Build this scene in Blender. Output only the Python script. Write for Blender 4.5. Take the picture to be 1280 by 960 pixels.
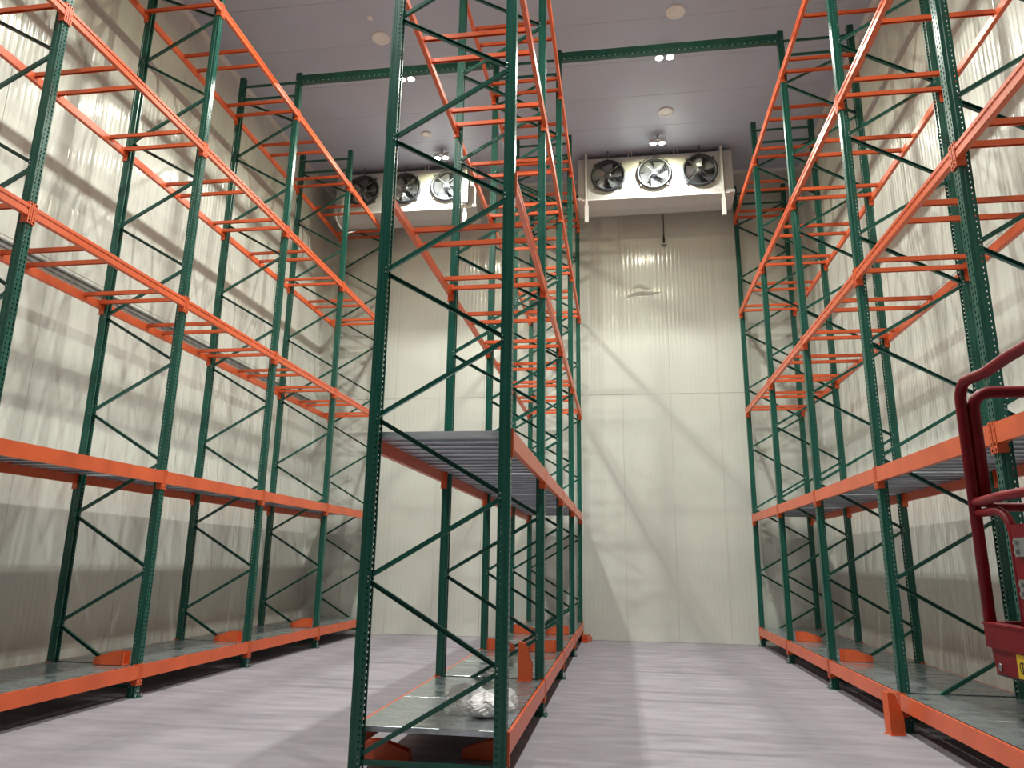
import bpy, math, random
from mathutils import Matrix, Vector

random.seed(7)
for o in list(bpy.data.objects):
    bpy.data.objects.remove(o)
scene = bpy.context.scene
COL = scene.collection

# ------------------------------------------------------------------ camera
YAW, PITCH, ROLL, CAM_H = 0.14983, 0.23838, 0.01399, 1.672
fwd = Vector((-math.sin(YAW) * math.cos(PITCH), math.cos(YAW) * math.cos(PITCH), math.sin(PITCH)))
rgt = Vector((math.cos(YAW), math.sin(YAW), 0))
upv = rgt.cross(fwd)
rr = rgt * math.cos(ROLL) + upv * math.sin(ROLL)
uu = rr.cross(fwd)
cam_data = bpy.data.cameras.new('camera')
cam_data.sensor_fit = 'HORIZONTAL'
cam_data.sensor_width = 36.0
cam_data.lens = 36.0 * 915.5 / 1280.0
cam_data.clip_end = 200
cam = bpy.data.objects.new('camera', cam_data)
COL.objects.link(cam)
m = Matrix((rr, uu, -fwd)).transposed().to_4x4()
m.translation = Vector((0, 0, CAM_H))
cam.matrix_world = m
scene.camera = cam

# ------------------------------------------------------------------ world, exposure
world = bpy.data.worlds.new('world')
scene.world = world
world.use_nodes = True
world.node_tree.nodes['Background'].inputs[0].default_value = (0.8, 0.85, 0.9, 1)
world.node_tree.nodes['Background'].inputs[1].default_value = 0.05
vs = scene.view_settings
vs.view_transform = 'Standard'
vs.look = 'None'
vs.gamma = 1.0
vs.use_curve_mapping = False
vs.exposure = 0.0
LAMP_WATTS = 205.0
LAMP_COLOR = (0.955, 0.985, 1.0)
HALO_COLOR = (1.0, 0.96, 0.55)     # yellowish wide-angle fringe of the same LEDs
LENS_STRENGTH = 200.0

# ------------------------------------------------------------------ materials
def srgb(r, g, b):
    def f(c):
        c /= 255.0
        return c / 12.92 if c <= 0.04045 else ((c + 0.055) / 1.055) ** 2.4
    return (f(r), f(g), f(b), 1)

def mat(name, col, rough=0.5, metal=0.0, noise=0.0, nscale=(8, 8, 8), bump=0.0, bscale=(8, 8, 8),
        col2=None, coat=0.0, rough_var=0.0, detail=4.0, lo=0.35, hi=0.65, spec=0.5):
    m = bpy.data.materials.new(name)
    m.use_nodes = True
    nt = m.node_tree
    b = nt.nodes['Principled BSDF']
    b.inputs['Base Color'].default_value = col
    b.inputs['Roughness'].default_value = rough
    b.inputs['Metallic'].default_value = metal
    b.inputs['Specular IOR Level'].default_value = spec
    if coat:
        b.inputs['Coat Weight'].default_value = coat
        b.inputs['Coat Roughness'].default_value = 0.12
    tc = None
    def tex(scale, det):
        nonlocal tc
        if tc is None:
            tc = nt.nodes.new('ShaderNodeNewGeometry')
        mp = nt.nodes.new('ShaderNodeMapping')
        mp.inputs['Scale'].default_value = scale
        nt.links.new(tc.outputs['Position'], mp.inputs['Vector'])
        n = nt.nodes.new('ShaderNodeTexNoise')
        n.inputs['Scale'].default_value = 1.0
        n.inputs['Detail'].default_value = det
        nt.links.new(mp.outputs['Vector'], n.inputs['Vector'])
        return n
    if noise or col2:
        n = tex(nscale, detail)
        rp = nt.nodes.new('ShaderNodeMapRange')
        rp.inputs['From Min'].default_value = lo
        rp.inputs['From Max'].default_value = hi
        nt.links.new(n.outputs['Fac'], rp.inputs['Value'])
        mx = nt.nodes.new('ShaderNodeMix')
        mx.data_type = 'RGBA'
        c2 = col2 or (col[0] * (1 - noise), col[1] * (1 - noise), col[2] * (1 - noise), 1)
        mx.inputs['A'].default_value = col
        mx.inputs['B'].default_value = c2
        nt.links.new(rp.outputs['Result'], mx.inputs['Factor'])
        nt.links.new(mx.outputs['Result'], b.inputs['Base Color'])
        if rough_var:
            r2 = nt.nodes.new('ShaderNodeMapRange')
            r2.inputs['From Min'].default_value = lo
            r2.inputs['From Max'].default_value = hi
            r2.inputs['To Min'].default_value = rough
            r2.inputs['To Max'].default_value = rough + rough_var
            nt.links.new(n.outputs['Fac'], r2.inputs['Value'])
            nt.links.new(r2.outputs['Result'], b.inputs['Roughness'])
    if bump:
        n = tex(bscale, 3.0)
        bp = nt.nodes.new('ShaderNodeBump')
        bp.inputs['Strength'].default_value = 1.0
        bp.inputs['Distance'].default_value = bump
        nt.links.new(n.outputs['Fac'], bp.inputs['Height'])
        nt.links.new(bp.outputs['Normal'], b.inputs['Normal'])
    return m

GREEN = mat('green_paint', (0.010, 0.097, 0.070, 1), 0.30, noise=0.18, nscale=(5, 5, 3), spec=0.5)
ORANGE = mat('orange_paint', (0.70, 0.118, 0.036, 1), 0.33, noise=0.12, nscale=(4, 4, 4), spec=0.5)
RED = mat('red_paint', (0.25, 0.004, 0.012, 1), 0.45, noise=0.25, nscale=(9, 9, 9), spec=0.3)
ZINC_BOLT = mat('zinc_bolt', (0.42, 0.47, 0.46, 1), 0.32, metal=0.7)
GALV = mat('galvanised_sheet', (0.53, 0.59, 0.62, 1), 0.15, metal=0.85, col2=(0.26, 0.285, 0.29, 1),
           nscale=(2.6, 5.5, 3.0), rough_var=0.30, detail=6, lo=0.38, hi=0.66)
GALV_PLANK = mat('galvanised_plank', (0.86, 0.90, 0.96, 1), 0.34, metal=0.45, col2=(0.50, 0.53, 0.57, 1),
                 nscale=(1.2, 14.0, 4.0), rough_var=0.15, detail=5)
FLOOR_M = mat('concrete', (0.285, 0.258, 0.288, 1), 0.58, col2=(0.220, 0.199, 0.226, 1), nscale=(1.6, 5.5, 1),
              bump=0.002, bscale=(45, 45, 45), detail=14, rough_var=0.1)
JOINT = mat('joint_sealant', (0.50, 0.50, 0.45, 1), 0.7)
CEIL_M = mat('ceiling_panel_sheet', (0.46, 0.505, 0.60, 1), 0.38, noise=0.05, nscale=(1.2, 1.2, 1), spec=0.4)
STEEL_TRIM = mat('aluminium_trim', (0.26, 0.27, 0.27, 1), 0.4, metal=0.5)
CORNER = mat('corner_bead', (0.60, 0.61, 0.57, 1), 0.4)
WHITE_PVC = mat('white_plastic', (0.80, 0.80, 0.77, 1), 0.4)
COOLER_W = mat('white_enamel', (0.56, 0.56, 0.54, 1), 0.35, noise=0.05)
FAN_DARK = mat('dark_fan_plastic', (0.030, 0.034, 0.042, 1), 0.45)
FAN_BLADE = mat('fan_blade_metal', (0.34, 0.36, 0.38, 1), 0.28, metal=0.8)
WIRE = mat('guard_wire', (0.16, 0.17, 0.18, 1), 0.4, metal=0.6)
BLACK = mat('black_rubber', (0.012, 0.012, 0.013, 1), 0.6)
YELLOW = mat('yellow_sticker', (0.80, 0.55, 0.02, 1), 0.5)
LAMP_BODY = mat('lamp_housing', (0.55, 0.55, 0.56, 1), 0.4)
BAG_M = mat('white_bag', (0.86, 0.83, 0.84, 1), 0.4, bump=0.012, bscale=(34, 34, 34))

def film_wall(name, ax):
    """Cream panel skin under loose clear protective film: fine vertical ribs plus draped folds (relief only)."""
    m = bpy.data.materials.new(name)
    m.use_nodes = True
    nt = m.node_tree
    b = nt.nodes['Principled BSDF']
    b.inputs['Base Color'].default_value = (0.60, 0.61, 0.555, 1)
    b.inputs['Roughness'].default_value = 0.34
    b.inputs['Specular IOR Level'].default_value = 0.4
    b.inputs['Coat Weight'].default_value = 0.45
    b.inputs['Coat Roughness'].default_value = 0.10
    g = nt.nodes.new('ShaderNodeNewGeometry')
    def noise(sc, det, dist=0.0):
        mp = nt.nodes.new('ShaderNodeMapping')
        mp.inputs['Scale'].default_value = sc
        nt.links.new(g.outputs['Position'], mp.inputs['Vector'])
        n = nt.nodes.new('ShaderNodeTexNoise')
        n.inputs['Scale'].default_value = 1
        n.inputs['Detail'].default_value = det
        n.inputs['Distortion'].default_value = dist
        nt.links.new(mp.outputs['Vector'], n.inputs['Vector'])
        return n
    # draped folds of the film + pressed micro-ribs of the steel skin (0.1 m pitch), broken up by noise
    h = 5.0 if ax == 'side' else 2.2
    folds = noise((h, h, 0.30), 3.0, 0.8)
    fine = noise((30, 30, 0.9), 2.0)
    wv = nt.nodes.new('ShaderNodeTexWave')
    wv.wave_type = 'BANDS'
    wv.bands_direction = 'Y' if ax == 'side' else 'X'
    wv.inputs['Scale'].default_value = 3.14
    wv.inputs['Distortion'].default_value = 0.0
    nt.links.new(g.outputs['Position'], wv.inputs['Vector'])
    def madd(src, k, base):
        a_ = nt.nodes.new('ShaderNodeMath')
        a_.operation = 'MULTIPLY_ADD'
        a_.inputs[1].default_value = k
        nt.links.new(src, a_.inputs[0])
        if base is None: a_.inputs[2].default_value = 0
        else: nt.links.new(base, a_.inputs[2])
        return a_.outputs['Value']
    h1 = madd(folds.outputs['Fac'], 0.013 if ax == 'side' else 0.007, None)
    h2 = madd(fine.outputs['Fac'], 0.0022 if ax == 'side' else 0.0016, h1)
    wrinkles = noise((15, 15, 0.55), 2.0, 1.6)
    h2 = madd(wrinkles.outputs['Fac'], 0.006 if ax == 'side' else 0.001, h2)
    h3 = madd(wv.outputs['Fac'], 0.0030 if ax == 'side' else 0.0014, h2)
    bp = nt.nodes.new('ShaderNodeBump')
    bp.inputs['Strength'].default_value = 1.0
    bp.inputs['Distance'].default_value = 1.0
    nt.links.new(h3, bp.inputs['Height'])
    nt.links.new(bp.outputs['Normal'], b.inputs['Normal'])
    nt.links.new(bp.outputs['Normal'], b.inputs['Coat Normal'])
    return m
WALL_SIDE = film_wall('film_covered_side_panel', 'side')
WALL_BACK = film_wall('film_covered_back_panel', 'back')

def emission(name, col, strength):
    m = bpy.data.materials.new(name)
    m.use_nodes = True
    nt = m.node_tree
    nt.nodes.remove(nt.nodes['Principled BSDF'])
    e = nt.nodes.new('ShaderNodeEmission')
    e.inputs['Color'].default_value = (*col, 1)
    e.inputs['Strength'].default_value = strength
    nt.links.new(e.outputs[0], nt.nodes['Material Output'].inputs['Surface'])
    return m
LENS = emission('lit_lens', LAMP_COLOR, LENS_STRENGTH)

CLEAR = bpy.data.materials.new('clear_film')
CLEAR.use_nodes = True
_nt = CLEAR.node_tree
_b = _nt.nodes['Principled BSDF']
_b.inputs['Base Color'].default_value = (0.9, 0.9, 0.92, 1)
_b.inputs['Roughness'].default_value = 0.12
_b.inputs['Alpha'].default_value = 0.42

# ------------------------------------------------------------------ mesh helpers
class MB:
    def __init__(self):
        self.v, self.f, self.mi = [], [], []
    def face(self, pts, mi=0):
        n = len(self.v)
        self.v += [tuple(p) for p in pts]
        self.f.append(tuple(range(n, n + len(pts))))
        self.mi.append(mi)
    def box(self, x0, x1, y0, y1, z0, z1, mi=0):
        n = len(self.v)
        self.v += [(x0, y0, z0), (x1, y0, z0), (x1, y1, z0), (x0, y1, z0),
                   (x0, y0, z1), (x1, y0, z1), (x1, y1, z1), (x0, y1, z1)]
        for q in ((0, 3, 2, 1), (4, 5, 6, 7), (0, 1, 5, 4), (1, 2, 6, 5), (2, 3, 7, 6), (3, 0, 4, 7)):
            self.f.append(tuple(n + i for i in q))
            self.mi.append(mi)
    def prism(self, poly, fn, a, b, mi=0, caps=True):
        """poly: closed 2-D outline, fn(p, t) -> xyz, extruded from t=a to t=b."""
        k = len(poly)
        n = len(self.v)
        self.v += [fn(p, a) for p in poly] + [fn(p, b) for p in poly]
        for i in range(k):
            j = (i + 1) % k
            self.f.append((n + i, n + j, n + k + j, n + k + i))
            self.mi.append(mi)
        if caps:
            self.f.append(tuple(n + i for i in reversed(range(k))))
            self.f.append(tuple(n + k + i for i in range(k)))
            self.mi += [mi, mi]
    def strip(self, prof, fn, a, b, mi=0):
        """open sheet profile extruded from t=a to t=b."""
        k = len(prof)
        n = len(self.v)
        self.v += [fn(p, a) for p in prof] + [fn(p, b) for p in prof]
        for i in range(k - 1):
            self.f.append((n + i, n + i + 1, n + k + i + 1, n + k + i))
            self.mi.append(mi)
    def hole(self, fn, u0, u1, v0, v1, hu, hv, mi=0):
        """rectangular sheet cell with a real eight-sided hole in its middle."""
        cu, cv = (u0 + u1) / 2, (v0 + v1) / 2
        R = [(u0, v0), (cu, v0), (u1, v0), (u1, cv), (u1, v1), (cu, v1), (u0, v1), (u0, cv)]
        H = []
        for i in range(8):
            a = math.radians(-135 + 45 * i)
            H.append((cu + hu * math.cos(a) * (1 if i % 2 else 1.0), cv + hv * math.sin(a)))
        n = len(self.v)
        self.v += [fn(*p) for p in R] + [fn(*p) for p in H]
        for i in range(8):
            j = (i + 1) % 8
            self.f.append((n + i, n + j, n + 8 + j, n + 8 + i))
            self.mi.append(mi)
    def tube(self, pts, r, seg=8, mi=0, caps=True, flat=1.0):
        pts = [Vector(p) for p in pts]
        n0 = len(self.v)
        prev = None
        for i, p in enumerate(pts):
            if i == 0: d = pts[1] - pts[0]
            elif i == len(pts) - 1: d = pts[-1] - pts[-2]
            else: d = (pts[i + 1] - p).normalized() + (p - pts[i - 1]).normalized()
            d.normalize()
            if prev is None:
                ref = Vector((0, 0, 1)) if abs(d.z) < 0.9 else Vector((1, 0, 0))
                a = d.cross(ref).normalized()
            else:
                a = (prev - d * prev.dot(d)).normalized()
            prev = a
            b = d.cross(a)
            for s in range(seg):
                t = 2 * math.pi * s / seg
                self.v.append(tuple(p + a * (r * math.cos(t)) + b * (r * flat * math.sin(t))))
        for i in range(len(pts) - 1):
            for s in range(seg):
                q = (s + 1) % seg
                self.f.append((n0 + i * seg + s, n0 + i * seg + q, n0 + (i + 1) * seg + q, n0 + (i + 1) * seg + s))
                self.mi.append(mi)
        if caps:
            self.f.append(tuple(n0 + s for s in reversed(range(seg))))
            self.f.append(tuple(n0 + (len(pts) - 1) * seg + s for s in range(seg)))
            self.mi += [mi, mi]
    def lathe(self, prof, c, axis='z', seg=24, mi=0, close=False):
        """prof: (radius, height) pairs about an axis through c."""
        n = len(self.v)
        k = len(prof)
        for s in range(seg):
            t = 2 * math.pi * s / seg
            for r, h in prof:
                if axis == 'z': p = (c[0] + r * math.cos(t), c[1] + r * math.sin(t), c[2] + h)
                elif axis == 'y': p = (c[0] + r * math.cos(t), c[1] + h, c[2] + r * math.sin(t))
                else: p = (c[0] + h, c[1] + r * math.cos(t), c[2] + r * math.sin(t))
                self.v.append(p)
        for s in range(seg):
            q = (s + 1) % seg
            for i in range(k - 1 + (1 if close else 0)):
                j = (i + 1) % k
                self.f.append((n + s * k + i, n + q * k + i, n + q * k + j, n + s * k + j))
                self.mi.append(mi)
    def mesh(self, name, mats, smooth=False):
        me = bpy.data.meshes.new(name)
        me.from_pydata(self.v, [], self.f)
        for mm in (mats if isinstance(mats, (list, tuple)) else [mats]):
            me.materials.append(mm)
        me.polygons.foreach_set('material_index', self.mi)
        if smooth:
            me.polygons.foreach_set('use_smooth', [True] * len(me.polygons))
        me.update()
        return me

def link(name, data, parent=None, loc=(0, 0, 0), rz=0.0, rot=None):
    o = bpy.data.objects.new(name, data)
    COL.objects.link(o)
    o.location = loc
    o.rotation_euler = rot if rot else (0, 0, rz)
    if parent: o.parent = parent
    return o

def tag(o, label, cat, group=None):
    o['label'] = label
    o['category'] = cat
    if group: o['group'] = group
    return o

def structure(o):
    o['kind'] = 'structure'
    return o

# ------------------------------------------------------------------ the room
XL, XR, YF, YB, ZC = -7.65, 4.58, -4.0, 17.30, 11.31
b = MB(); b.box(XL - 0.3, XR + 0.3, YF - 0.3, YB + 0.3, -0.2, 0)
structure(link('floor', b.mesh('floor', FLOOR_M)))

G = 0.006     # joint width
REC = 0.010   # panel thickness proud of the backing
def panels(parent, name, mat_, u_edges, v_edges, fn):
    cache = {}
    for i in range(len(u_edges) - 1):
        for j in range(len(v_edges) - 1):
            u0, u1, v0, v1 = u_edges[i], u_edges[i + 1], v_edges[j], v_edges[j + 1]
            key = (round(u1 - u0, 4), round(v1 - v0, 4))
            if key not in cache:
                w, h = (u1 - u0) / 2 - G / 2, (v1 - v0) / 2 - G / 2
                bb = MB()
                e = 0.003
                back = [(-w, -h, 0), (w, -h, 0), (w, h, 0), (-w, h, 0)]
                mid = [(x, y, REC - e) for x, y, _ in back]
                top = [(-w + e, -h + e, REC), (w - e, -h + e, REC), (w - e, h - e, REC), (-w + e, h - e, REC)]
                for A, B in ((back, mid), (mid, top)):
                    for q in range(4):
                        r = (q + 1) % 4
                        bb.face([fn(*A[q]), fn(*A[r]), fn(*B[r]), fn(*B[q])])
                bb.face([fn(*p) for p in top])
                cache[key] = bb.mesh(name, mat_)
            c = fn((u0 + u1) / 2, (v0 + v1) / 2, 0)
            link(name, cache[key], parent, c)

def edges(a, b_, first, step):
    e = [a]
    x = first
    while x <= a + 0.15: x += step
    while x < b_ - 0.15:
        e.append(x); x += step
    e.append(b_)
    return e

SPLIT = 5.60
b = MB(); b.box(XL - 0.3, XR + 0.3, YB + REC, YB + 0.25, 0, ZC + 0.2)
wb = structure(link('wall_back', b.mesh('wall_back', JOINT)))
ub = edges(XL, XR, 0.07 - 1.125 * 8, 1.125)
panels(wb, 'wall_panel', WALL_BACK, ub, [0.0, SPLIT, ZC], lambda u, v, d: (u, (YB + REC if (abs(u) > 1e9) else 0) - d, v))
for ch in wb.children: ch.location.y = YB + REC
def crease(x0, z0, x1, z1, amp, n=16):
    b = MB()
    rnd = random.Random(5)
    rows = []
    for i in range(n + 1):
        t_ = i / n
        x, z = x0 + (x1 - x0) * t_, z0 + (z1 - z0) * t_ + .05 * math.sin(t_ * 5.0)
        w = .012 + .045 * math.sin(math.pi * t_)
        d = amp * math.sin(math.pi * t_) * rnd.uniform(.6, 1.0)
        rows.append([(x, YB - .001, z + w), (x, YB - d, z), (x, YB - d * .6, z - w * .35), (x, YB - .001, z - w)])
    for i in range(n):
        for j in range(3):
            b.face([rows[i][j], rows[i][j + 1], rows[i + 1][j + 1], rows[i + 1][j]])
    link('film_crease', b.mesh('film_crease', WALL_BACK, True), wb)
crease(.12, 8.02, 1.08, 8.22, .035)
crease(.35, 8.28, .85, 8.33, .02, 9)
b = MB(); b.box(XL - 0.25, XL - REC, YF - 0.3, YB + 0.3, 0, ZC + 0.2)
wl = structure(link('wall_left', b.mesh('wall_left', JOINT)))
vy = edges(YF, YB, YB - 1.125 * 25, 1.125)
panels(wl, 'wall_panel', WALL_SIDE, vy, [0.0, SPLIT, ZC], lambda u, v, d: (d, u, v))
for ch in wl.children: ch.location.x = XL - REC
b = MB(); b.box(XR + REC, XR + 0.25, YF - 0.3, YB + 0.3, 0, ZC + 0.2)
wr = structure(link('wall_right', b.mesh('wall_right', JOINT)))
panels(wr, 'wall_panel', WALL_SIDE, vy, [0.0, SPLIT, ZC], lambda u, v, d: (-d, u, v))
for ch in wr.children: ch.location.x = XR + REC
b = MB(); b.box(XL - 0.3, XR + 0.3, YF - 0.25, YF, 0, ZC + 0.2)
structure(link('wall_front', b.mesh('wall_front', mat('bounce_cutting_grey', (0.16, 0.16, 0.165, 1), 0.5))))  # unseen wall behind the camera, grey set dark to cut bounce light
b = MB(); b.box(XL - 0.3, XR + 0.3, YF - 0.3, YB + 0.3, ZC + REC, ZC + 0.2)
ce = structure(link('ceiling', b.mesh('ceiling', JOINT)))
panels(ce, 'ceiling_panel', CEIL_M, [XL, -1.55, XR], edges(YF, YB, YB - 1.14 * 25, 1.14), lambda u, v, d: (u, v, -d))
for ch in ce.children: ch.location.z = ZC + REC
# aluminium joint strips on the side walls, corner beads, low skirting angle
n_trim = 0
def trim(bm, mm):
    global n_trim
    n_trim += 1
    return structure(link('trim_%d' % n_trim, bm.mesh('trim', mm)))
for x0, s in ((XL, 1), (XR, -1)):
    b = MB()
    for z0, z1, d in ((5.44, 5.465, .03), (5.465, 5.515, .012), (5.515, 5.54, .03)):
        b.box(min(x0, x0 + s * d), max(x0, x0 + s * d), YF, YB, z0, z1)
    trim(b, STEEL_TRIM)
    b = MB()
    r = 0.09
    arc = [(x0 + s * r * (1 - math.sin(t)), YB - r * (1 - math.cos(t))) for t in [i * math.pi / 12 for i in range(7)]]
    b.prism(arc + [(x0, YB)], lambda p, t: (p[0], p[1], t), 0.0, ZC)
    trim(b, CORNER)
for x0, s in ((XL, 1), (XR, -1)):
    b = MB()
    b.prism([(x0, ZC), (x0 + s * .07, ZC), (x0, ZC - .07)], lambda p, t: (p[0], t, p[1]), YF, YB)
    trim(b, CORNER)
b = MB(); b.prism([(YB, ZC), (YB - .06, ZC), (YB, ZC - .06)], lambda p, t: (t, p[0], p[1]), XL, XR)
trim(b, CORNER)

# ------------------------------------------------------------------ lamps over the aisles
def lamp_meshes():
    b = MB()
    b.box(-.19, .19, -.09, .09, -.05, 0.0)
    for i in range(7):
        x = -.15 + i * .05
        b.box(x - .006, x + .006, -.085, .085, -.001, .03)
    h = b.mesh('housing', LAMP_BODY)
    b = MB()
    b.lathe([(0.082, .045), (0.082, -.02), (0.07, -.03), (0.066, -.012)], (0, 0, 0), seg=20)
    c = b.mesh('reflector_ring', LAMP_BODY)
    b = MB()
    b.lathe([(0.0, -.012), (0.066, -.012)], (0, 0, 0), seg=16)
    l = b.mesh('lens', LENS)
    b = MB()
    b.box(-.02, .02, -.02, .02, .02, .12)
    s = b.mesh('stem', LAMP_BODY)
    return h, c, l, s
LH, LC, LLN, LS = lamp_meshes()
LAMP_Z = ZC - 0.12
def lamp(x, y, label, group=None):
    t = tag(link('ceiling_light', None, None, (x, y, LAMP_Z)), label, 'ceiling light', group)
    link('housing', LH, t)
    link('stem', LS, t)
    for sx in (-.1, .1):
        c = link('reflector_ring', LC, t, (sx, 0, -.06))
        link('lens', LLN, c)
        ld = bpy.data.lights.new('lamp_bulb', 'AREA')
        ld.shape = 'DISK'
        ld.size = 0.13
        ld.energy = LAMP_WATTS / 2 * 0.70
        ld.color = LAMP_COLOR
        ld.spread = math.radians(140)
        link('lamp_bulb', ld, t, (sx, 0, -.084))
        lh = bpy.data.lights.new('lamp_bulb', 'AREA')
        lh.shape = 'DISK'
        lh.size = 0.13
        lh.energy = LAMP_WATTS / 2 * 0.30
        lh.color = HALO_COLOR
        link('lamp_bulb', lh, t, (sx, 0, -.085))
for i in range(5):
    y = 15.42 - 2.98 * i
    far = ['close in front of the wall cooler', 'hung by the green tie beam']
    for x, side in ((-4.12, 'left'), (0.99, 'right')):
        if i < 2:
            lamp(x, y, 'twin-lens white ceiling light over the %s aisle, %s' % (side, far[i]), 'twin-lens aisle lights')
        else:
            lamp(x, y, 'twin-lens white ceiling light out of view over the nearer %s aisle' % side, 'twin-lens aisle lights')

# round white discs on the ceiling
def cap(x, y, r, label):
    b = MB()
    b.lathe([(r, 0.0), (r, -.018), (r * .93, -.03), (r * .62, -.038), (r * .6, -.032), (r * .22, -.036), (0.0, -.036)], (0, 0, 0), seg=32)
    o = tag(link('ceiling_disc', b.mesh('ceiling_disc', WHITE_PVC, True), None, (x, y, ZC)), label, 'ceiling disc', 'round discs on the ceiling')
cap(-4.34, 11.45, .175, 'large round white disc on ceiling above the left aisle, near the tie beam')
cap(-4.36, 10.90, .06, 'small round white disc on ceiling just before the large left one')
cap(-4.31, 14.70, .12, 'round white disc on ceiling over the left aisle, near the left cooler')
cap(1.14, 11.48, .175, 'round white disc at top of photo on ceiling above the right aisle')
cap(1.13, 14.51, .175, 'round white disc on ceiling over the right aisle, before the right cooler')

# ------------------------------------------------------------------ pallet racks
PITCH_Y, Y0 = 2.75, 6.074
FRAMES = {k: Y0 + PITCH_Y * i for i, k in enumerate('ABCDE')}
FRAMES['Z'] = Y0 - PITCH_Y
ZLEV = [0.378, 2.766, 5.155, 7.543, 9.932]
ZTOP = 10.76
DEPTH = 1.155
UW, UD = 0.046, 0.05      # half width of the web (y), half depth (x)
HP = 0.0508

def upright_mesh():
    b = MB()
    n = int(ZTOP / HP)
    z_end = n * HP
    for i in range(n):
        z0, z1 = i * HP, (i + 1) * HP
        web = lambda u, v: (UD, u, v)
        b.hole(web, -UW, 0, z0, z1, .009, .018)
        b.hole(web, 0, UW, z0, z1, .009, .018)
        for s in (-1, 1):
            fl = lambda u, v: (u, s * UW, v)
            b.hole(fl, -UD, -UD + .042, z0, z1, .0095, .0095)
    for s in (-1, 1):
        # plain band with a shallow pressed groove, then the inner lips
        b.strip([(-UD + .042, UW), (.008, UW), (.014, UW - .006), (.026, UW - .006), (.032, UW), (UD, UW)],
                lambda p, t: (p[0], s * p[1], t), 0, z_end)
        b.strip([(-UD, UW), (-UD, UW - .018), (-UD + .012, UW - .018)], lambda p, t: (p[0], s * p[1], t), 0, z_end)
    # closed cap
    b.box(-UD, UD, -UW, UW, z_end, ZTOP)
    return b.mesh('upright', GREEN)
UPRIGHT = upright_mesh()

def foot_mesh():
    b = MB()
    b.box(-.065, .09, -.075, .075, 0.0, .009)
    for y in (-.055, .055):
        b.lathe([(0.0, .032), (.011, .032), (.011, .009)], (.07, y, 0), seg=6, mi=1)
        b.lathe([(0.0, .05), (.006, .05), (.006, .03)], (.07, y, 0), seg=6, mi=1)
    for z in (.035, .075):
        for y in (-.02, .02):
            b.lathe([(0.0, .012), (.009, .012), (.009, 0.0)], (UD, y, z), axis='x', seg=6, mi=1)
    return b.mesh('foot_plate', [GREEN, ZINC_BOLT])
FOOT = foot_mesh()

NODE0, NSTEP = 0.155, 0.683
def brace_mesh(dz, x_half=DEPTH / 2 - .028):
    """channel-section strut in the frame plane, from (-x_half, 0) up to (+x_half, dz), with bolt heads at both ends."""
    b = MB()
    p0, p1 = Vector((-x_half, 0, .02 if dz else 0)), Vector((x_half, 0, dz - (.02 if dz else 0)))
    d = (p1 - p0).normalized()
    n = Vector((-d.z, 0, d.x))
    prof = [(-.019, -.016), (.019, -.016), (.019, .016), (.014, .016), (.014, -.011), (-.014, -.011), (-.014, .016), (-.019, .016)]
    L = (p1 - p0).length
    def fn(q, t):
        v = p0 + d * t + n * q[0]
        return (v.x, q[1], v.z)
    b.prism(prof, fn, 0, L)
    for p in (p0, p1):
        for s in (-1, 1):
            b.lathe([(0.0, s * (UW + .012)), (.007, s * (UW + .010)), (.009, s * (UW + .001))],
                    (p.x + (.004 if p.x < 0 else -.004), 0, p.z), axis='y', seg=6, mi=1)
    return b.mesh('brace', [GREEN, ZINC_BOLT])
DIAG = brace_mesh(NSTEP)
DIAG_TOP = brace_mesh(10.27 - (NODE0 + 14 * NSTEP))
HORIZ = brace_mesh(0)

BL = PITCH_Y - 2 * UW - .012     # clear beam body between the columns
def beam_mesh(kind):
    """x = 0 is the outer face of the column web, +x points to the aisle, top of the beam at z = 0."""
    b = MB()
    if kind == 'deep':
        h = .16
        prof = [(.014, 0), (.014, -h), (-.036, -h), (-.036, -.045), (-.012, -.045), (-.012, 0)]
    else:
        h = .13
        prof = [(.008, 0), (.014, -.006), (.014, -.040), (.006, -.048), (.006, -.062), (.014, -.070), (.014, -h + .006), (.008, -h),
                (-.030, -h), (-.036, -h + .006), (-.036, -.048), (-.014, -.048), (-.014, -.004), (-.010, 0)]
    b.prism(prof, lambda p, t: (p[0], t, p[1]), -BL / 2, BL / 2)
    # the body carried on to the seam in front of each column
    for s in (-1, 1):
        a0, a1 = s * BL / 2, s * (PITCH_Y / 2 - .006)
        lo, hi = min(a0, a1), max(a0, a1)
        b.box(.003, .0138, lo, hi, -h, 0)
    return b.mesh('beam', ORANGE)
BEAM_DEEP, BEAM_SLIM = beam_mesh('deep'), beam_mesh('slim')

def connector_mesh(kind):
    """angle plate at the +y end of a beam (y measured from the beam centre)."""
    b = MB()
    top, bot = (.012, -.235) if kind == 'deep' else (.03, -.20)
    y1 = PITCH_Y / 2 - .005
    y0 = PITCH_Y / 2 - UW - .006
    k = 5
    dz = (top - bot) / k
    for i in range(k):
        z0 = bot + i * dz
        b.hole(lambda u, v: (.017, u, v), y0, y1, z0, z0 + dz, .011, .017)
        b.hole(lambda u, v: (u, y0, v), -.062, .0, z0, z0 + dz, .011, .015)
    b.box(.0, .017, y1 - .004, y1, bot, top)
    b.box(.0, .017, y0, y0 + .004, bot, top)
    b.box(.0, .017, y0, y1, top - .003, top)
    b.box(.0, .017, y0, y1, bot, bot + .003)
    b.face([(-.062, y0 - .004, bot), (0, y0 - .004, bot), (0, y0 - .004, top), (-.062, y0 - .004, top)])
    b.box(-.062, .0, y0 - .004, y0, bot, bot + .003)
    b.box(-.062, .0, y0 - .004, y0, top - .003, top)
    return b.mesh('connector', ORANGE)
CONN_DEEP, CONN_SLIM = connector_mesh('deep'), connector_mesh('slim')
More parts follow.
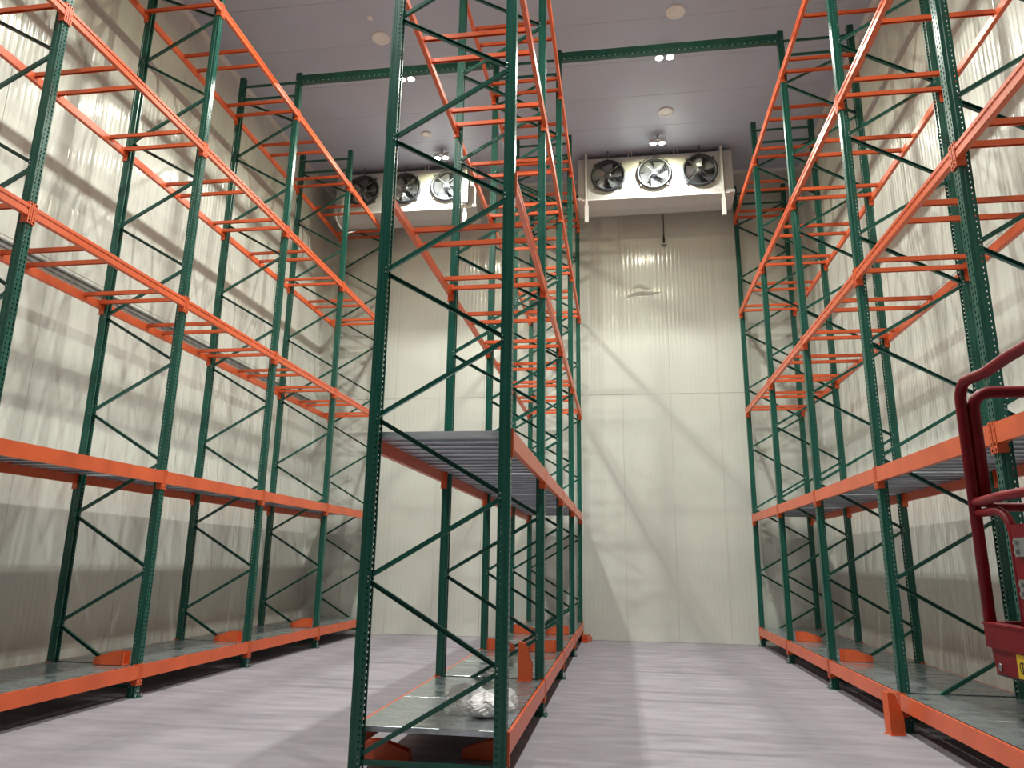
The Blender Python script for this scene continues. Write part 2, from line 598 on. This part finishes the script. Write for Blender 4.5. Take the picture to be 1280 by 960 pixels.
# mirrored twins for the other beam end
def mirror_y(me):
    c = me.copy()
    for v in c.vertices: v.co.y = -v.co.y
    c.flip_normals()
    return c
CONN_DEEP_M, CONN_SLIM_M = mirror_y(CONN_DEEP), mirror_y(CONN_SLIM)

# clear inside width between the two beams of one level
INNER = DEPTH / 2 + UD - .036
def crossbar_mesh():
    b = MB()
    L = INNER - .002
    b.prism([(-.021, -.05), (-.021, 0), (.021, 0), (.021, -.05), (.013, -.05), (.013, -.008), (-.013, -.008), (-.013, -.05)],
            lambda p, t: (t, p[0], p[1]), -L, L)
    for s in (-1, 1):
        b.box(min(s * L, s * (L - .006)), max(s * L, s * (L - .006)), -.03, .03, -.06, 0)
    return b.mesh('pallet_support', ORANGE)
CROSSBAR = crossbar_mesh()
PLANKS = 10
PW = (PITCH_Y - .10) / PLANKS
def plank_mesh():
    b = MB()
    w = PW - .004
    prof = [(.022, -.052), (0, -.052), (0, 0), (.055, 0), (.064, -.036), (.086, -.036), (.095, 0),
            (w - .095, 0), (w - .086, -.036), (w - .064, -.036), (w - .055, 0), (w, 0), (w, -.052), (w - .022, -.052)]
    L = INNER + .020
    b.strip(prof, lambda p, t: (t, p[0] - w / 2, p[1]), -L, L)
    for s in (-1, 1):                                 # turned-down end tabs that show as bright tongues
        b.face([(s * L, -w * .3, 0), (s * L, w * .3, 0), (s * (L - .012), w * .22, -.04), (s * (L - .012), -w * .22, -.04)])
    return b.mesh('deck_plank', GALV_PLANK)
PLANK = plank_mesh()
SW = (PITCH_Y - .10) / 2
def sheet_mesh():
    b = MB()
    w = SW - .005
    L = INNER + .018
    b.strip([(.02, -.045), (0, -.045), (0, -.003), (.003, 0), (w - .003, 0), (w, -.003), (w, -.045), (w - .02, -.045)],
            lambda p, t: (t, p[0] - w / 2, p[1]), -L, L)
    return b.mesh('deck_sheet', GALV)
SHEET = sheet_mesh()
BARS = (0.95, 1.33, 2.34, 2.66)

def rack(xf, face, frames, label):
    """xf: centre of the aisle-side uprights; face +1/-1: side of the aisle; frames: letters from near to far."""
    xb = xf - face * DEPTH
    xc = (xf + xb) / 2
    ys = [FRAMES[k] for k in frames]
    root = tag(link('pallet_rack', None, None, (xc, ys[0], 0)), label, 'pallet rack', 'green and orange pallet racks')
    def part(name, me, x, y, z, rz=0.0, parent=None):
        return link(name, me, parent or root, (x - xc, y - ys[0], z), rz)
    rz_front = 0.0 if face > 0 else math.pi
    # which side carries the lowest brace node
    low_front = LOW[label]
    for y in ys:
        for x, rz in ((xf, rz_front), (xb, rz_front + math.pi)):
            u = part('upright', UPRIGHT, x, y, 0, rz)
            link('foot_plate', FOOT, u)
        part('brace', HORIZ, xc, y, .125)
        part('brace', HORIZ, xc, y, 10.29)
        part('brace', HORIZ, xc, y, 10.575)
        for i in range(15):
            from_front = low_front if i % 2 == 0 else not low_front
            side = face if from_front else -face          # x side of the lower end
            me = DIAG if i < 14 else DIAG_TOP
            part('brace', me, xc, y, NODE0 + i * NSTEP, 0.0 if side < 0 else math.pi)
    for i in range(len(ys) - 1):
        ym = (ys[i] + ys[i + 1]) / 2
        for lv, z in enumerate(ZLEV):
            deep = lv < 2
            for x, rz in ((xf + face * UD, rz_front), (xb - face * UD, rz_front + math.pi)):
                bo = part('beam', BEAM_DEEP if deep else BEAM_SLIM, x, ym, z, rz)
                link('connector', CONN_DEEP if deep else CONN_SLIM, bo)
                link('connector', CONN_DEEP_M if deep else CONN_SLIM_M, bo)
            if lv == 0:
                for k in range(2):
                    part('deck_sheet', SHEET, xc, ys[i] + .05 + SW * (k + .5), z + .004)
            elif lv == 1:
                for k in range(PLANKS):
                    part('deck_plank', PLANK, xc, ys[i] + .05 + PW * (k + .5), z + .002)
            else:
                for off in BARS:
                    part('pallet_support', CROSSBAR, xc, ys[i] + off, z - .012)
    return root
LAB_L = 'green and orange pallet rack standing along the left wall'
LAB_M = 'green and orange pallet rack in middle of the floor between two aisles'
LAB_R = 'green and orange pallet rack along the right wall, behind the red lift'
LOW = {LAB_L: True, LAB_M: False, LAB_R: True}
XFL, XFM, XFR = -5.968, -0.966, 2.908
rack(XFL, 1, 'ZABCDE', LAB_L)
rack(XFM, 1, 'ABCDE', LAB_M)
rack(XFR, -1, 'ZABCDE', LAB_R)

# green tie beams joining the tops of the third frames
def tie(x0, x1, label):
    b = MB()
    L = (x1 - x0) / 2
    n = int(2 * L / .1)
    h0, h1 = -.085, .085
    st = 2 * L / n
    for i in range(n):
        u0 = -L + i * st
        b.hole(lambda u, v: (u, -.04, v), u0, u0 + st, .03, h1, .016, .008)
        b.hole(lambda u, v: (u, -.04, v), u0, u0 + st, h0, -.03, .016, .008)
    b.strip([(-.04, -.03), (-.034, -.02), (-.034, .02), (-.04, .03)], lambda p, t: (t, p[0], p[1]), -L, L)
    for h in (h0, h1):
        b.strip([(-.04, h), (.04, h), (.04, h * .75)], lambda p, t: (t, p[0], p[1]), -L, L)
    for s in (-1, 1):
        b.box(min(s * L, s * (L - .008)), max(s * L, s * (L - .008)), -.045, .045, -.10, .10)
    tag(link('tie_beam', b.mesh('tie_beam', GREEN), None, ((x0 + x1) / 2, FRAMES['C'], 10.62)), label, 'tie beam', 'tie beams under the ceiling')
tie(XFL + UD, XFM - DEPTH - UD, 'perforated green tie beam from left rack top to middle rack')
tie(XFM + UD, XFR - UD, 'perforated green tie beam from middle rack top to right rack')

# ------------------------------------------------------------------ orange column guards
def guard_mesh():
    """folded plate: narrow front, two tapering cheeks, small foot flange; stands 0.40 high on z = 0."""
    b = MB()
    H, W, Dp, T = .40, .10, .15, .006
    cheek = [(0, .0), (Dp, 0), (Dp, .17), (.075, H), (0, H)]
    for s in (-1, 1):
        lo, hi = (s * W / 2, s * (W / 2 - T)) if s < 0 else (s * (W / 2 - T), s * W / 2)
        b.prism(cheek, lambda p, t: (p[0], t, p[1]), min(lo, hi), max(lo, hi))
    b.box(-T, 0, -W / 2, W / 2, 0, H)
    b.box(-.02, Dp, -W / 2 - .02, -W / 2 + T, 0, .006)
    b.box(-.02, Dp, W / 2 - T, W / 2 + .02, 0, .006)
    b.prism([(-T, H), (.075, H), (.02, H + .012), (-T, H + .012)], lambda p, t: (p[0], t, p[1]), -W / 2, W / 2)
    return b.mesh('column_guard', ORANGE)
GUARD = guard_mesh()
def guard(x, y, z, label, rz=0.0, lying=0):
    """lying +1: on its front plate, top to +x; -1: top to -x."""
    if lying:
        # long axis along x, front plate down on the deck
        o = link('column_guard', GUARD, None, (x, y, z + .012 if lying else z))
        if lying > 0: M = Matrix(((0, 0, 1), (0, 1, 0), (1, 0, 0)))
        else: M = Matrix(((0, 0, -1), (0, -1, 0), (1, 0, 0)))
        if lying > 0: M = Matrix(((0, 0, 1), (0, -1, 0), (1, 0, 0)))
        else: M = Matrix(((0, 0, -1), (0, 1, 0), (1, 0, 0)))
        o.rotation_euler = (M @ Matrix.Rotation(0, 3, 'Z')).to_euler() if M.determinant() > 0 else M.to_euler()
    else:
        o = link('column_guard', GUARD, None, (x, y, z), rz)
    return tag(o, label, 'column guard', 'orange column guards')
DZ = ZLEV[0] + .004
for k, w in (('B', 'nearest of the three on the left rack'), ('C', 'middle of the three on the left rack'), ('D', 'farthest of the three on the left rack')):
    guard(XFL - .06, FRAMES[k] - .12, DZ, 'orange column guard lying on bottom deck, ' + w, lying=-1)
for k, w in (('C', 'nearer of the two on the right rack'), ('D', 'farther of the two on the right rack')):
    guard(XFR + .09, FRAMES[k] - .12, DZ, 'orange column guard lying on bottom deck, ' + w, lying=1)
guard(XFR - UD - .19, FRAMES['B'] - .17, 0, 'orange column guard standing on the floor against the right rack', rz=math.radians(14))
guard(XFM - .225, FRAMES['B'] - .11, DZ, 'orange column guard standing upright on bottom deck of middle rack', rz=0)
guard(XFM - .05, FRAMES['C'] - .12, DZ, 'orange column guard lying on middle rack bottom deck, right side, third frame', lying=-1)
guard(XFM - DEPTH + .08, FRAMES['C'] - .12, DZ, 'orange column guard lying on middle rack bottom deck, left side, third frame', lying=1)
guard(XFM - .06, FRAMES['D'] - .12, DZ, 'orange column guard lying on middle rack bottom deck, right side, fourth frame', lying=-1)
guard(XFM - DEPTH + .08, FRAMES['D'] - .12, DZ, 'orange column guard lying on middle rack bottom deck, left side, fourth frame', lying=1)
g_ = guard(XFM + .10, FRAMES['E'] - .34, 0, 'orange column guard on floor at far end of middle rack', lying=1)
g_.rotation_euler = (Matrix.Rotation(math.radians(75), 3, 'Z') @ g_.rotation_euler.to_matrix()).to_euler()
guard(XFM - DEPTH - .13, 6.66, 0, 'orange column guard lying on floor under middle rack, left one', lying=1)
guard(XFM - .05, 6.86, 0, 'orange column guard lying on floor under middle rack, right one', lying=-1)

# ------------------------------------------------------------------ unit coolers
def cooler(xc, label, side):
    YFR, ZB, ZT = 16.0, 10.10, 11.15
    HL = 1.80
    t = tag(link('unit_cooler', None, None, (xc, YFR, ZB)), label, 'unit cooler', 'three-fan coolers under the ceiling')
    def P(name, me, parent=None, loc=(0, 0, 0)):
        return link(name, me, parent or t, loc)
    FX = (-1.08, 0.0, 1.06)
    zf = .57
    R = .375
    b = MB()
    # front plate with three real fan openings
    z0, z1 = 0.0, ZT - ZB
    cells = [(-HL, -.54), (-.54, .53), (.53, HL)]
    for (u0, u1), fx in zip(cells, FX):
        seg = 32
        ring = [(fx + R * math.cos(2 * math.pi * i / seg), zf + R * math.sin(2 * math.pi * i / seg)) for i in range(seg)]
        out = []
        for i in range(seg):
            a = 2 * math.pi * i / seg
            c, s = math.cos(a), math.sin(a)
            k = 1e9
            if c > 1e-6: k = min(k, (u1 - fx) / c)
            if c < -1e-6: k = min(k, (u0 - fx) / c)
            if s > 1e-6: k = min(k, (z1 - zf) / s)
            if s < -1e-6: k = min(k, (z0 - zf) / s)
            out.append((fx + k * c, zf + k * s))
        for i in range(seg):
            j = (i + 1) % seg
            pts = [out[i], out[j], ring[j], ring[i]]
            b.face([(p[0], 0, p[1]) for p in pts])
        for cx, cz in ((u0, z0), (u1, z0), (u1, z1), (u0, z1)):
            # fill the corner left between neighbouring rays
            best = [(p, abs(p[0] - cx) + abs(p[1] - cz)) for p in out]
            on_u = [p for p in out if abs(p[0] - cx) < 1e-6]
            on_z = [p for p in out if abs(p[1] - cz) < 1e-6]
            if on_u and on_z:
                pu = min(on_u, key=lambda p: abs(p[1] - cz))
                pz = min(on_z, key=lambda p: abs(p[0] - cx))
                if abs(pu[1] - cz) > 1e-6 or abs(pz[0] - cx) > 1e-6:
                    b.face([(pu[0], 0, pu[1]), (cx, 0, cz), (pz[0], 0, pz[1])])
    # sides, top, back with a folded rim
    b.box(-HL, -HL + .004, 0, .85, z0, z1)
    b.box(HL - .004, HL, 0, .85, z0, z1)
    b.box(-HL, HL, 0, .85, z1 - .004, z1)
    b.box(-HL, HL, .845, .85, z0, z1)
    b.box(-HL, HL, .30, .305, z0, z1, mi=1)
    b.box(-HL, HL, 0.0, .85, 0.0, .004)
    P('casing', b.mesh('casing', [COOLER_W, FAN_DARK]))
    # drip pan: proud front lip, tapering underside
    b = MB()
    prof = [(-.05, .02), (-.05, -.045), (-.015, -.055), (.34, -.145), (.62, -.145), (.85, -.06), (.85, .02), (.84, .02), (.84, -.05), (.61, -.135), (.345, -.135), (-.005, -.04), (-.04, -.035), (-.04, .02)]
    b.prism(prof, lambda p, q: (q, p[0], p[1]), -HL - .02, HL + .02)
    for s in (-1, 1):
        b.face([(s * (HL + .02), p[0], p[1]) for p in prof[:7]])
    pan = P('drip_pan', b.mesh('drip_pan', COOLER_W))
    b = MB(); b.box(-HL + .1, HL - .1, -.065, -.05, -.075, -.045)
    P('lip_rail', b.mesh('lip_rail', WHITE_PVC), pan)
    # fans
    for n_, fx in enumerate(FX):
        b = MB()
        b.lathe([(R + .035, -.0), (R + .035, -.05), (R + .01, -.06), (R - .02, -.05), (R - .03, .05), (R - .03, .16)], (0, 0, 0), axis='y', seg=36)
        fan = P('fan', b.mesh('shroud', FAN_DARK, True), None, (fx, 0, zf))
        b = MB()
        for rr_ in [.07 + .05 * i for i in range(7)]:
            pts = [(rr_ * math.cos(2 * math.pi * i / 28), -.085 + .05 * (rr_ / R) ** 2, rr_ * math.sin(2 * math.pi * i / 28)) for i in range(29)]
            b.tube(pts, .0035, seg=4, caps=False)
        for k in range(4):
            a = math.pi / 4 + k * math.pi / 2
            b.tube([(.05 * math.cos(a), -.088, .05 * math.sin(a)), ((R + .075) * math.cos(a), -.03, (R + .075) * math.sin(a))], .009, seg=5)
            b.box((R + .06) * math.cos(a) - .022, (R + .06) * math.cos(a) + .022, -.04, .0, (R + .06) * math.sin(a) - .022, (R + .06) * math.sin(a) + .022)
        link('guard', b.mesh('guard', WIRE), fan)
        b = MB()
        b.lathe([(0, -.06), (.075, -.055), (.085, -.02), (.085, .14), (0, .14)], (0, 0, 0), axis='y', seg=20)
        link('motor', b.mesh('motor', WIRE, True), fan)
        b = MB()
        steps = 5
        grid = []
        for i in range(steps + 1):
            r_ = .07 + (R - .115) * i / steps
            sw = .25 + .55 * i / steps
            row = []
            for j in range(4):
                a = sw * .5 + (j / 3.0 - .5) * (1.0 - .12 * i / steps)
                row.append((r_ * math.cos(a), .03 + .10 * (j / 3.0 - .5), r_ * math.sin(a)))
            grid.append(row)
        for i in range(steps):
            for j in range(3):
                b.face([grid[i][j], grid[i][j + 1], grid[i + 1][j + 1], grid[i + 1][j]])
        bm_ = b.mesh('blade', FAN_BLADE, True)
        for k in range(5):
            link('blade', bm_, fan, (0, 0, 0), rot=(0, 2 * math.pi * k / 5 + n_ * .5, 0))
        b = MB()
        b.tube([(fx, -.03, zf + R), (fx, -.03, z1 + .16)], .016, seg=6)
        P('hanger_rod', b.mesh('hanger_rod', WIRE))
    # ceiling hangers
    for hx in (-1.62, -.55, .52, 1.55):
        b = MB()
        b.box(-.05, -.035, 0, .05, 0, ZC - ZT)
        b.box(.035, .05, 0, .05, 0, ZC - ZT)
        b.box(-.05, .05, 0, .06, ZC - ZT - .012, ZC - ZT)
        b.box(-.05, .05, 0, .06, 0, .008)
        P('hanger_bracket', b.mesh('hanger_bracket', COOLER_W), None, (hx, .02, z1))
    # end straps that reach below the pan
    for hx in (-1.60, 1.55):
        b = MB()
        low = -.13 if (side == 'left' and hx < 0) else -.62
        b.box(-.03, .03, -.075, -.068, low, z1 + .10)
        b.box(-.03, -.024, -.075, -.02, -.02, z1 + .02)
        b.box(.024, .03, -.075, -.02, -.02, z1 + .02)
        b.box(-.045, .045, -.085, -.03, low, low + .42) if low < -.2 else None
        P('end_strap', b.mesh('end_strap', WHITE_PVC), None, (hx, 0, 0))
    if side == 'left':
        b = MB()
        b.box(1.40, 1.62, -.14, -.076, .04, .62)
        P('junction_box', b.mesh('junction_box', WHITE_PVC))
        b = MB()
        b.tube([(-1.74, -.06, .0), (-1.72, -.08, -.2), (-1.6, -.06, -.42), (-1.45, .0, -.55), (-1.3, .2, -.40)], .018, seg=6)
        P('drain_hose', b.mesh('drain_hose', WHITE_PVC, True))
    return t
cooler(0.92, 'white three-fan cooler hung at the right, in full view over the aisle', 'right')
cooler(-5.17, 'white three-fan cooler hung at the left, partly hidden behind racks', 'left')

# temperature probe hanging behind the right cooler
t = tag(link('temperature_probe', None, None, (1.17, 17.22, 9.40)), 'small dark temperature probe hanging on its cable below the right cooler', 'probe')
b = MB(); b.tube([(0, 0, .24), (0.004, 0, .6), (-.002, 0, 1.0), (0, 0, ZC - 9.40)], .012, seg=6)
link('cable', b.mesh('cable', FAN_DARK), t)
b = MB(); b.lathe([(0, .02), (.028, .03), (.03, .15), (.018, .18), (.014, .25), (0, .25)], (0, 0, 0), seg=12)
link('sensor_body', b.mesh('sensor_body', FAN_DARK), t)
b = MB(); b.box(-.06, .06, -.02, .07, -.02, .02)
link('wall_clip', b.mesh('wall_clip', STEEL_TRIM), t)

# ------------------------------------------------------------------ crumpled plastic on the middle rack
t = tag(link('plastic_bag', None, None, (-1.20, 6.66, DZ)), 'crumpled white plastic bag in clear film on middle rack deck', 'plastic bag')
def crumple(rx, ry, rz_, seed, amp, rings=14, seg=26):
    rnd = random.Random(seed)
    ph = [(rnd.uniform(0, 6.28), rnd.randint(3, 9), rnd.randint(1, 5), rnd.uniform(.4, 1)) for _ in range(9)]
    b = MB()
    grid = []
    for i in range(rings + 1):
        th = math.pi * i / rings
        row = []
        for j in range(seg):
            a = 2 * math.pi * j / seg
            k = 1 + amp * sum(w * math.sin(n * a + p + q * th) for p, n, q, w in ph) / 4 + rnd.uniform(-amp, amp) * .35
            z = rz_ * (1 - math.cos(th)) * (1 + .5 * amp * math.sin(5 * a + ph[0][0]))
            row.append((rx * math.sin(th) ** .7 * k * math.cos(a), ry * math.sin(th) ** .7 * k * math.sin(a), max(0.002, z)))
        grid.append(row)
    for i in range(rings):
        for j in range(seg):
            q = (j + 1) % seg
            b.face([grid[i][j], grid[i][q], grid[i + 1][q], grid[i + 1][j]])
    return b
link('bag_body', crumple(.16, .15, .085, 3, .22, 22, 40).mesh('bag_body', BAG_M), t)
link('clear_wrap', crumple(.20, .20, .095, 11, .45, 18, 34).mesh('clear_wrap', CLEAR), t, (-.20, .20, 0))
link('clear_wrap', crumple(.14, .18, .08, 17, .42, 18, 34).mesh('clear_wrap', CLEAR), t, (.09, .30, 0))

# ------------------------------------------------------------------ red work platform at the right edge
PX, PY, PZ = 1.33, 3.05, 1.30      # far left corner of the basket, underside
PLW, PLL, PHT = 0.76, 1.45, 1.08   # width (x), length (-y), rail height
t = tag(link('work_platform', None, None, (PX + PLW / 2, PY - PLL / 2, 0)),
        'red tubular lift platform with guard rails at the right edge', 'lift')
ox, oy = PX + PLW / 2, PY - PLL / 2
def L(x, y, z): return (x - ox, y - oy, z)
X0, X1, Y1, Y0_ = PX, PX + PLW, PY, PY - PLL
ZT_ = PZ + PHT
def arc3(c, u, v, r, a0, a1, n=6):
    return [tuple(Vector(c) + Vector(u) * (r * math.cos(a0 + (a1 - a0) * i / n)) + Vector(v) * (r * math.sin(a0 + (a1 - a0) * i / n))) for i in range(n + 1)]
def rail(name, pts, r=.021, flat=1.0):
    b = MB()
    b.tube([L(*p) for p in pts], r, seg=10, flat=flat)
    return link(name, b.mesh(name, RED, True), t)
# side hoop along y: far post, rounded corner, top rail that steps up, near post
hr = .07
pts = [(X0, Y1, PZ + .16)] + arc3((X0, Y1 - hr, ZT_ - hr), (0, 1, 0), (0, 0, 1), hr, 0, math.pi / 2) + \
      [(X0 + .015, Y1 - .19, ZT_), (X0 + .02, Y1 - .34, ZT_ + .015), (X0, Y0_ + .05, ZT_ + .03), (X0, Y0_, ZT_ - .02), (X0, Y0_, PZ + .16)]
rail('side_rail', pts, .021)
# far end hoop along x
pts = [(X0 + .040, Y1 - .004, PZ + .60)] + arc3((X0 + .040 + hr, Y1 - .004, ZT_ - .035 - hr), (-1, 0, 0), (0, 0, 1), hr, 0, math.pi / 2) + \
      arc3((X1 - hr, Y1 - .004, ZT_ - .035 - hr), (0, 0, 1), (1, 0, 0), hr, 0, math.pi / 2) + [(X1, Y1 - .004, PZ + .16)]
rail('end_rail', pts, .023)
rail('mid_rail', [(X0, Y1 - .01, PZ + .615), (X0 - .015, Y1 - .25, PZ + .62), (X0, Y0_, PZ + .62)], .017)
rail('mid_rail', [(X0 + .05, Y1 + .012, PZ + .60), (X1, Y1 + .012, PZ + .60)], .017)
pts = [(X1, Y0_, PZ + .16), (X1, Y0_, ZT_ - .05), (X1, Y0_ + .06, ZT_), (X1, Y1 - .1, ZT_), (X1, Y1 - .05, ZT_ - .05), (X1, Y1 - .04, PZ + .16)]
rail('side_rail', pts, .021)
rail('mid_rail', [(X1, Y0_, PZ + .62), (X1, Y1 - .04, PZ + .62)], .017)
rail('end_rail', [(X0, Y0_, ZT_), (X1, Y0_, ZT_)], .021)
# gate loops below the middle rail of the near side
def loop(ya, yb, zt, zb, r=.05):
    pts = [(X0 + .004, ya + .02, zt)] + arc3((X0 + .004, yb + .10, zt - .10), (0, 0, 1), (0, -1, 0), .10, 0, math.pi / 2) + [(X0 + .004, yb, zb)]
    return pts
rail('gate_bar', loop(Y1 - .03, Y1 - .25, PZ + .575, PZ + .16), .016)
pts = [(X0 + .004, Y1 - .38, PZ + .16), (X0 + .004, Y1 - .38, PZ + .50)] + arc3((X0 + .004, Y1 - .46, PZ + .50), (0, 1, 0), (0, 0, 1), .08, 0, math.pi / 2) + [(X0 + .004, Y1 - .9, PZ + .58)]
rail('gate_bar', pts, .014)
b = MB()
b.box(X0 - ox - .010, X0 - ox + .02, Y1 - .40 - oy, Y1 - .262 - oy, PZ + .18, PZ + .52)
link('gate_plate', b.mesh('gate_plate', RED), t)
for z in (PZ + .412, PZ + .275):
    b = MB()
    b.box(X0 - ox - .020, X0 - ox - .010, Y1 - .395 - oy, Y1 - .29 - oy, z, z + .062)
    for dy in (-.375, -.31):
        for dz_ in (.016, .046):
            b.lathe([(0, -.03), (.008, -.03), (.008, -.022)], (X0 - ox, Y1 + dy - oy, z + dz_), axis='x', seg=6)
    link('hinge', b.mesh('hinge', ZINC_BOLT), t)
# toe boards: folded upper band and tapered lower skirt
def toe(name, ua, ub_, fn, tap0, tap1):
    b = MB()
    zt, zm, zb = PZ + .175, PZ + .097, PZ + .012
    out = .022
    band = [(ua, zt), (ub_, zt), (ub_, zm), (ua, zm)]
    b.prism(band, lambda p, q: fn(p[0], q, p[1]), 0, out + .008)
    b.box(0, 0, 0, 0, 0, 0) if False else None
    sk = [(ua + .012 * (1 if ub_ > ua else -1), zm), (ub_, zm), (ub_ - tap1, zb), (ua + tap0, zb)]
    b.prism(sk, lambda p, q: fn(p[0], q, p[1]), -.012, out - .004)
    lip = [(ua, zt), (ub_, zt), (ub_, zt + .008), (ua, zt + .008)]
    b.prism(lip, lambda p, q: fn(p[0], q, p[1]), -.02, out + .012)
    return link(name, b.mesh(name, RED), t)
tb = toe('toe_board', Y1 - .014, Y0_ - .03, lambda u, d, z: (X0 - d - ox, u - oy, z), -.03, 0)
toe('toe_board', X0 - .0, X1 + .02, lambda u, d, z: (u - ox, Y1 + .03 + d * .5 - oy, z), .06, .06)
toe('toe_board', Y1 + .03, Y0_ - .03, lambda u, d, z: (X1 + d - ox, u - oy, z), -.06, 0)
b = MB(); b.box(X0 - ox, X1 - ox, Y0_ - oy, Y1 - oy, PZ + .0, PZ + .05)
link('platform_floor', b.mesh('platform_floor', FAN_DARK), t)
# warning sticker with its printed marks, and a drilled hole with its rim
b = MB()
yA, yB_ = Y1 - .20, Y1 - .33
b.box(X0 - .0205 - ox, X0 - .0195 - ox, yB_ - oy, yA - oy, PZ + .014, PZ + .092)
b.lathe([(.016, -.0008), (.020, -.0008)], (X0 - .0205 - ox, (yA + yB_) / 2 + .03 - oy, PZ + .05), axis='x', seg=18, mi=1)
b.box(X0 - .0214 - ox, X0 - .0206 - ox, (yA + yB_) / 2 + .027 - oy, (yA + yB_) / 2 + .033 - oy, PZ + .034, PZ + .066, mi=1)
b.box(X0 - .0214 - ox, X0 - .0206 - ox, (yA + yB_) / 2 + .008 - oy, (yA + yB_) / 2 + .052 - oy, PZ + .010, PZ + .015, mi=1)
link('warning_sticker', b.mesh('warning_sticker', [YELLOW, BLACK]), tb)
b = MB()
b.lathe([(0, -.001), (.009, -.001), (.012, -.003), (.014, 0)], (X0 - .019 - ox, Y1 - .075 - oy, PZ + .034), axis='x', seg=16)
link('bolt_hole', b.mesh('bolt_hole', STEEL_TRIM), tb)
# scissor legs, chassis, wheels below (out of view)
b = MB()
b.box(-.33, .33, -.66, .60, .14, .46)
link('chassis', b.mesh('chassis', RED), t)
for sx in (-.33, .33):
    for sy in (-.5, .45):
        b = MB()
        b.lathe([(0, -.045), (.13, -.045), (.15, -.03), (.15, .03), (.13, .045), (0, .045)], (sx, sy, .15), axis='x', seg=24)
        link('wheel', b.mesh('wheel', BLACK, True), t)
zs = [.46, .74, 1.02, 1.30]
for i in range(3):
    for sx in (-.22, .22):
        for d in (-1, 1):
            b = MB()
            xx = sx + .02 * d
            b.tube([(xx, -.5 * d, zs[i]), (xx, .5 * d, zs[i + 1])], .022, seg=6)
            link('scissor_arm', b.mesh('scissor_arm', STEEL_TRIM), t)
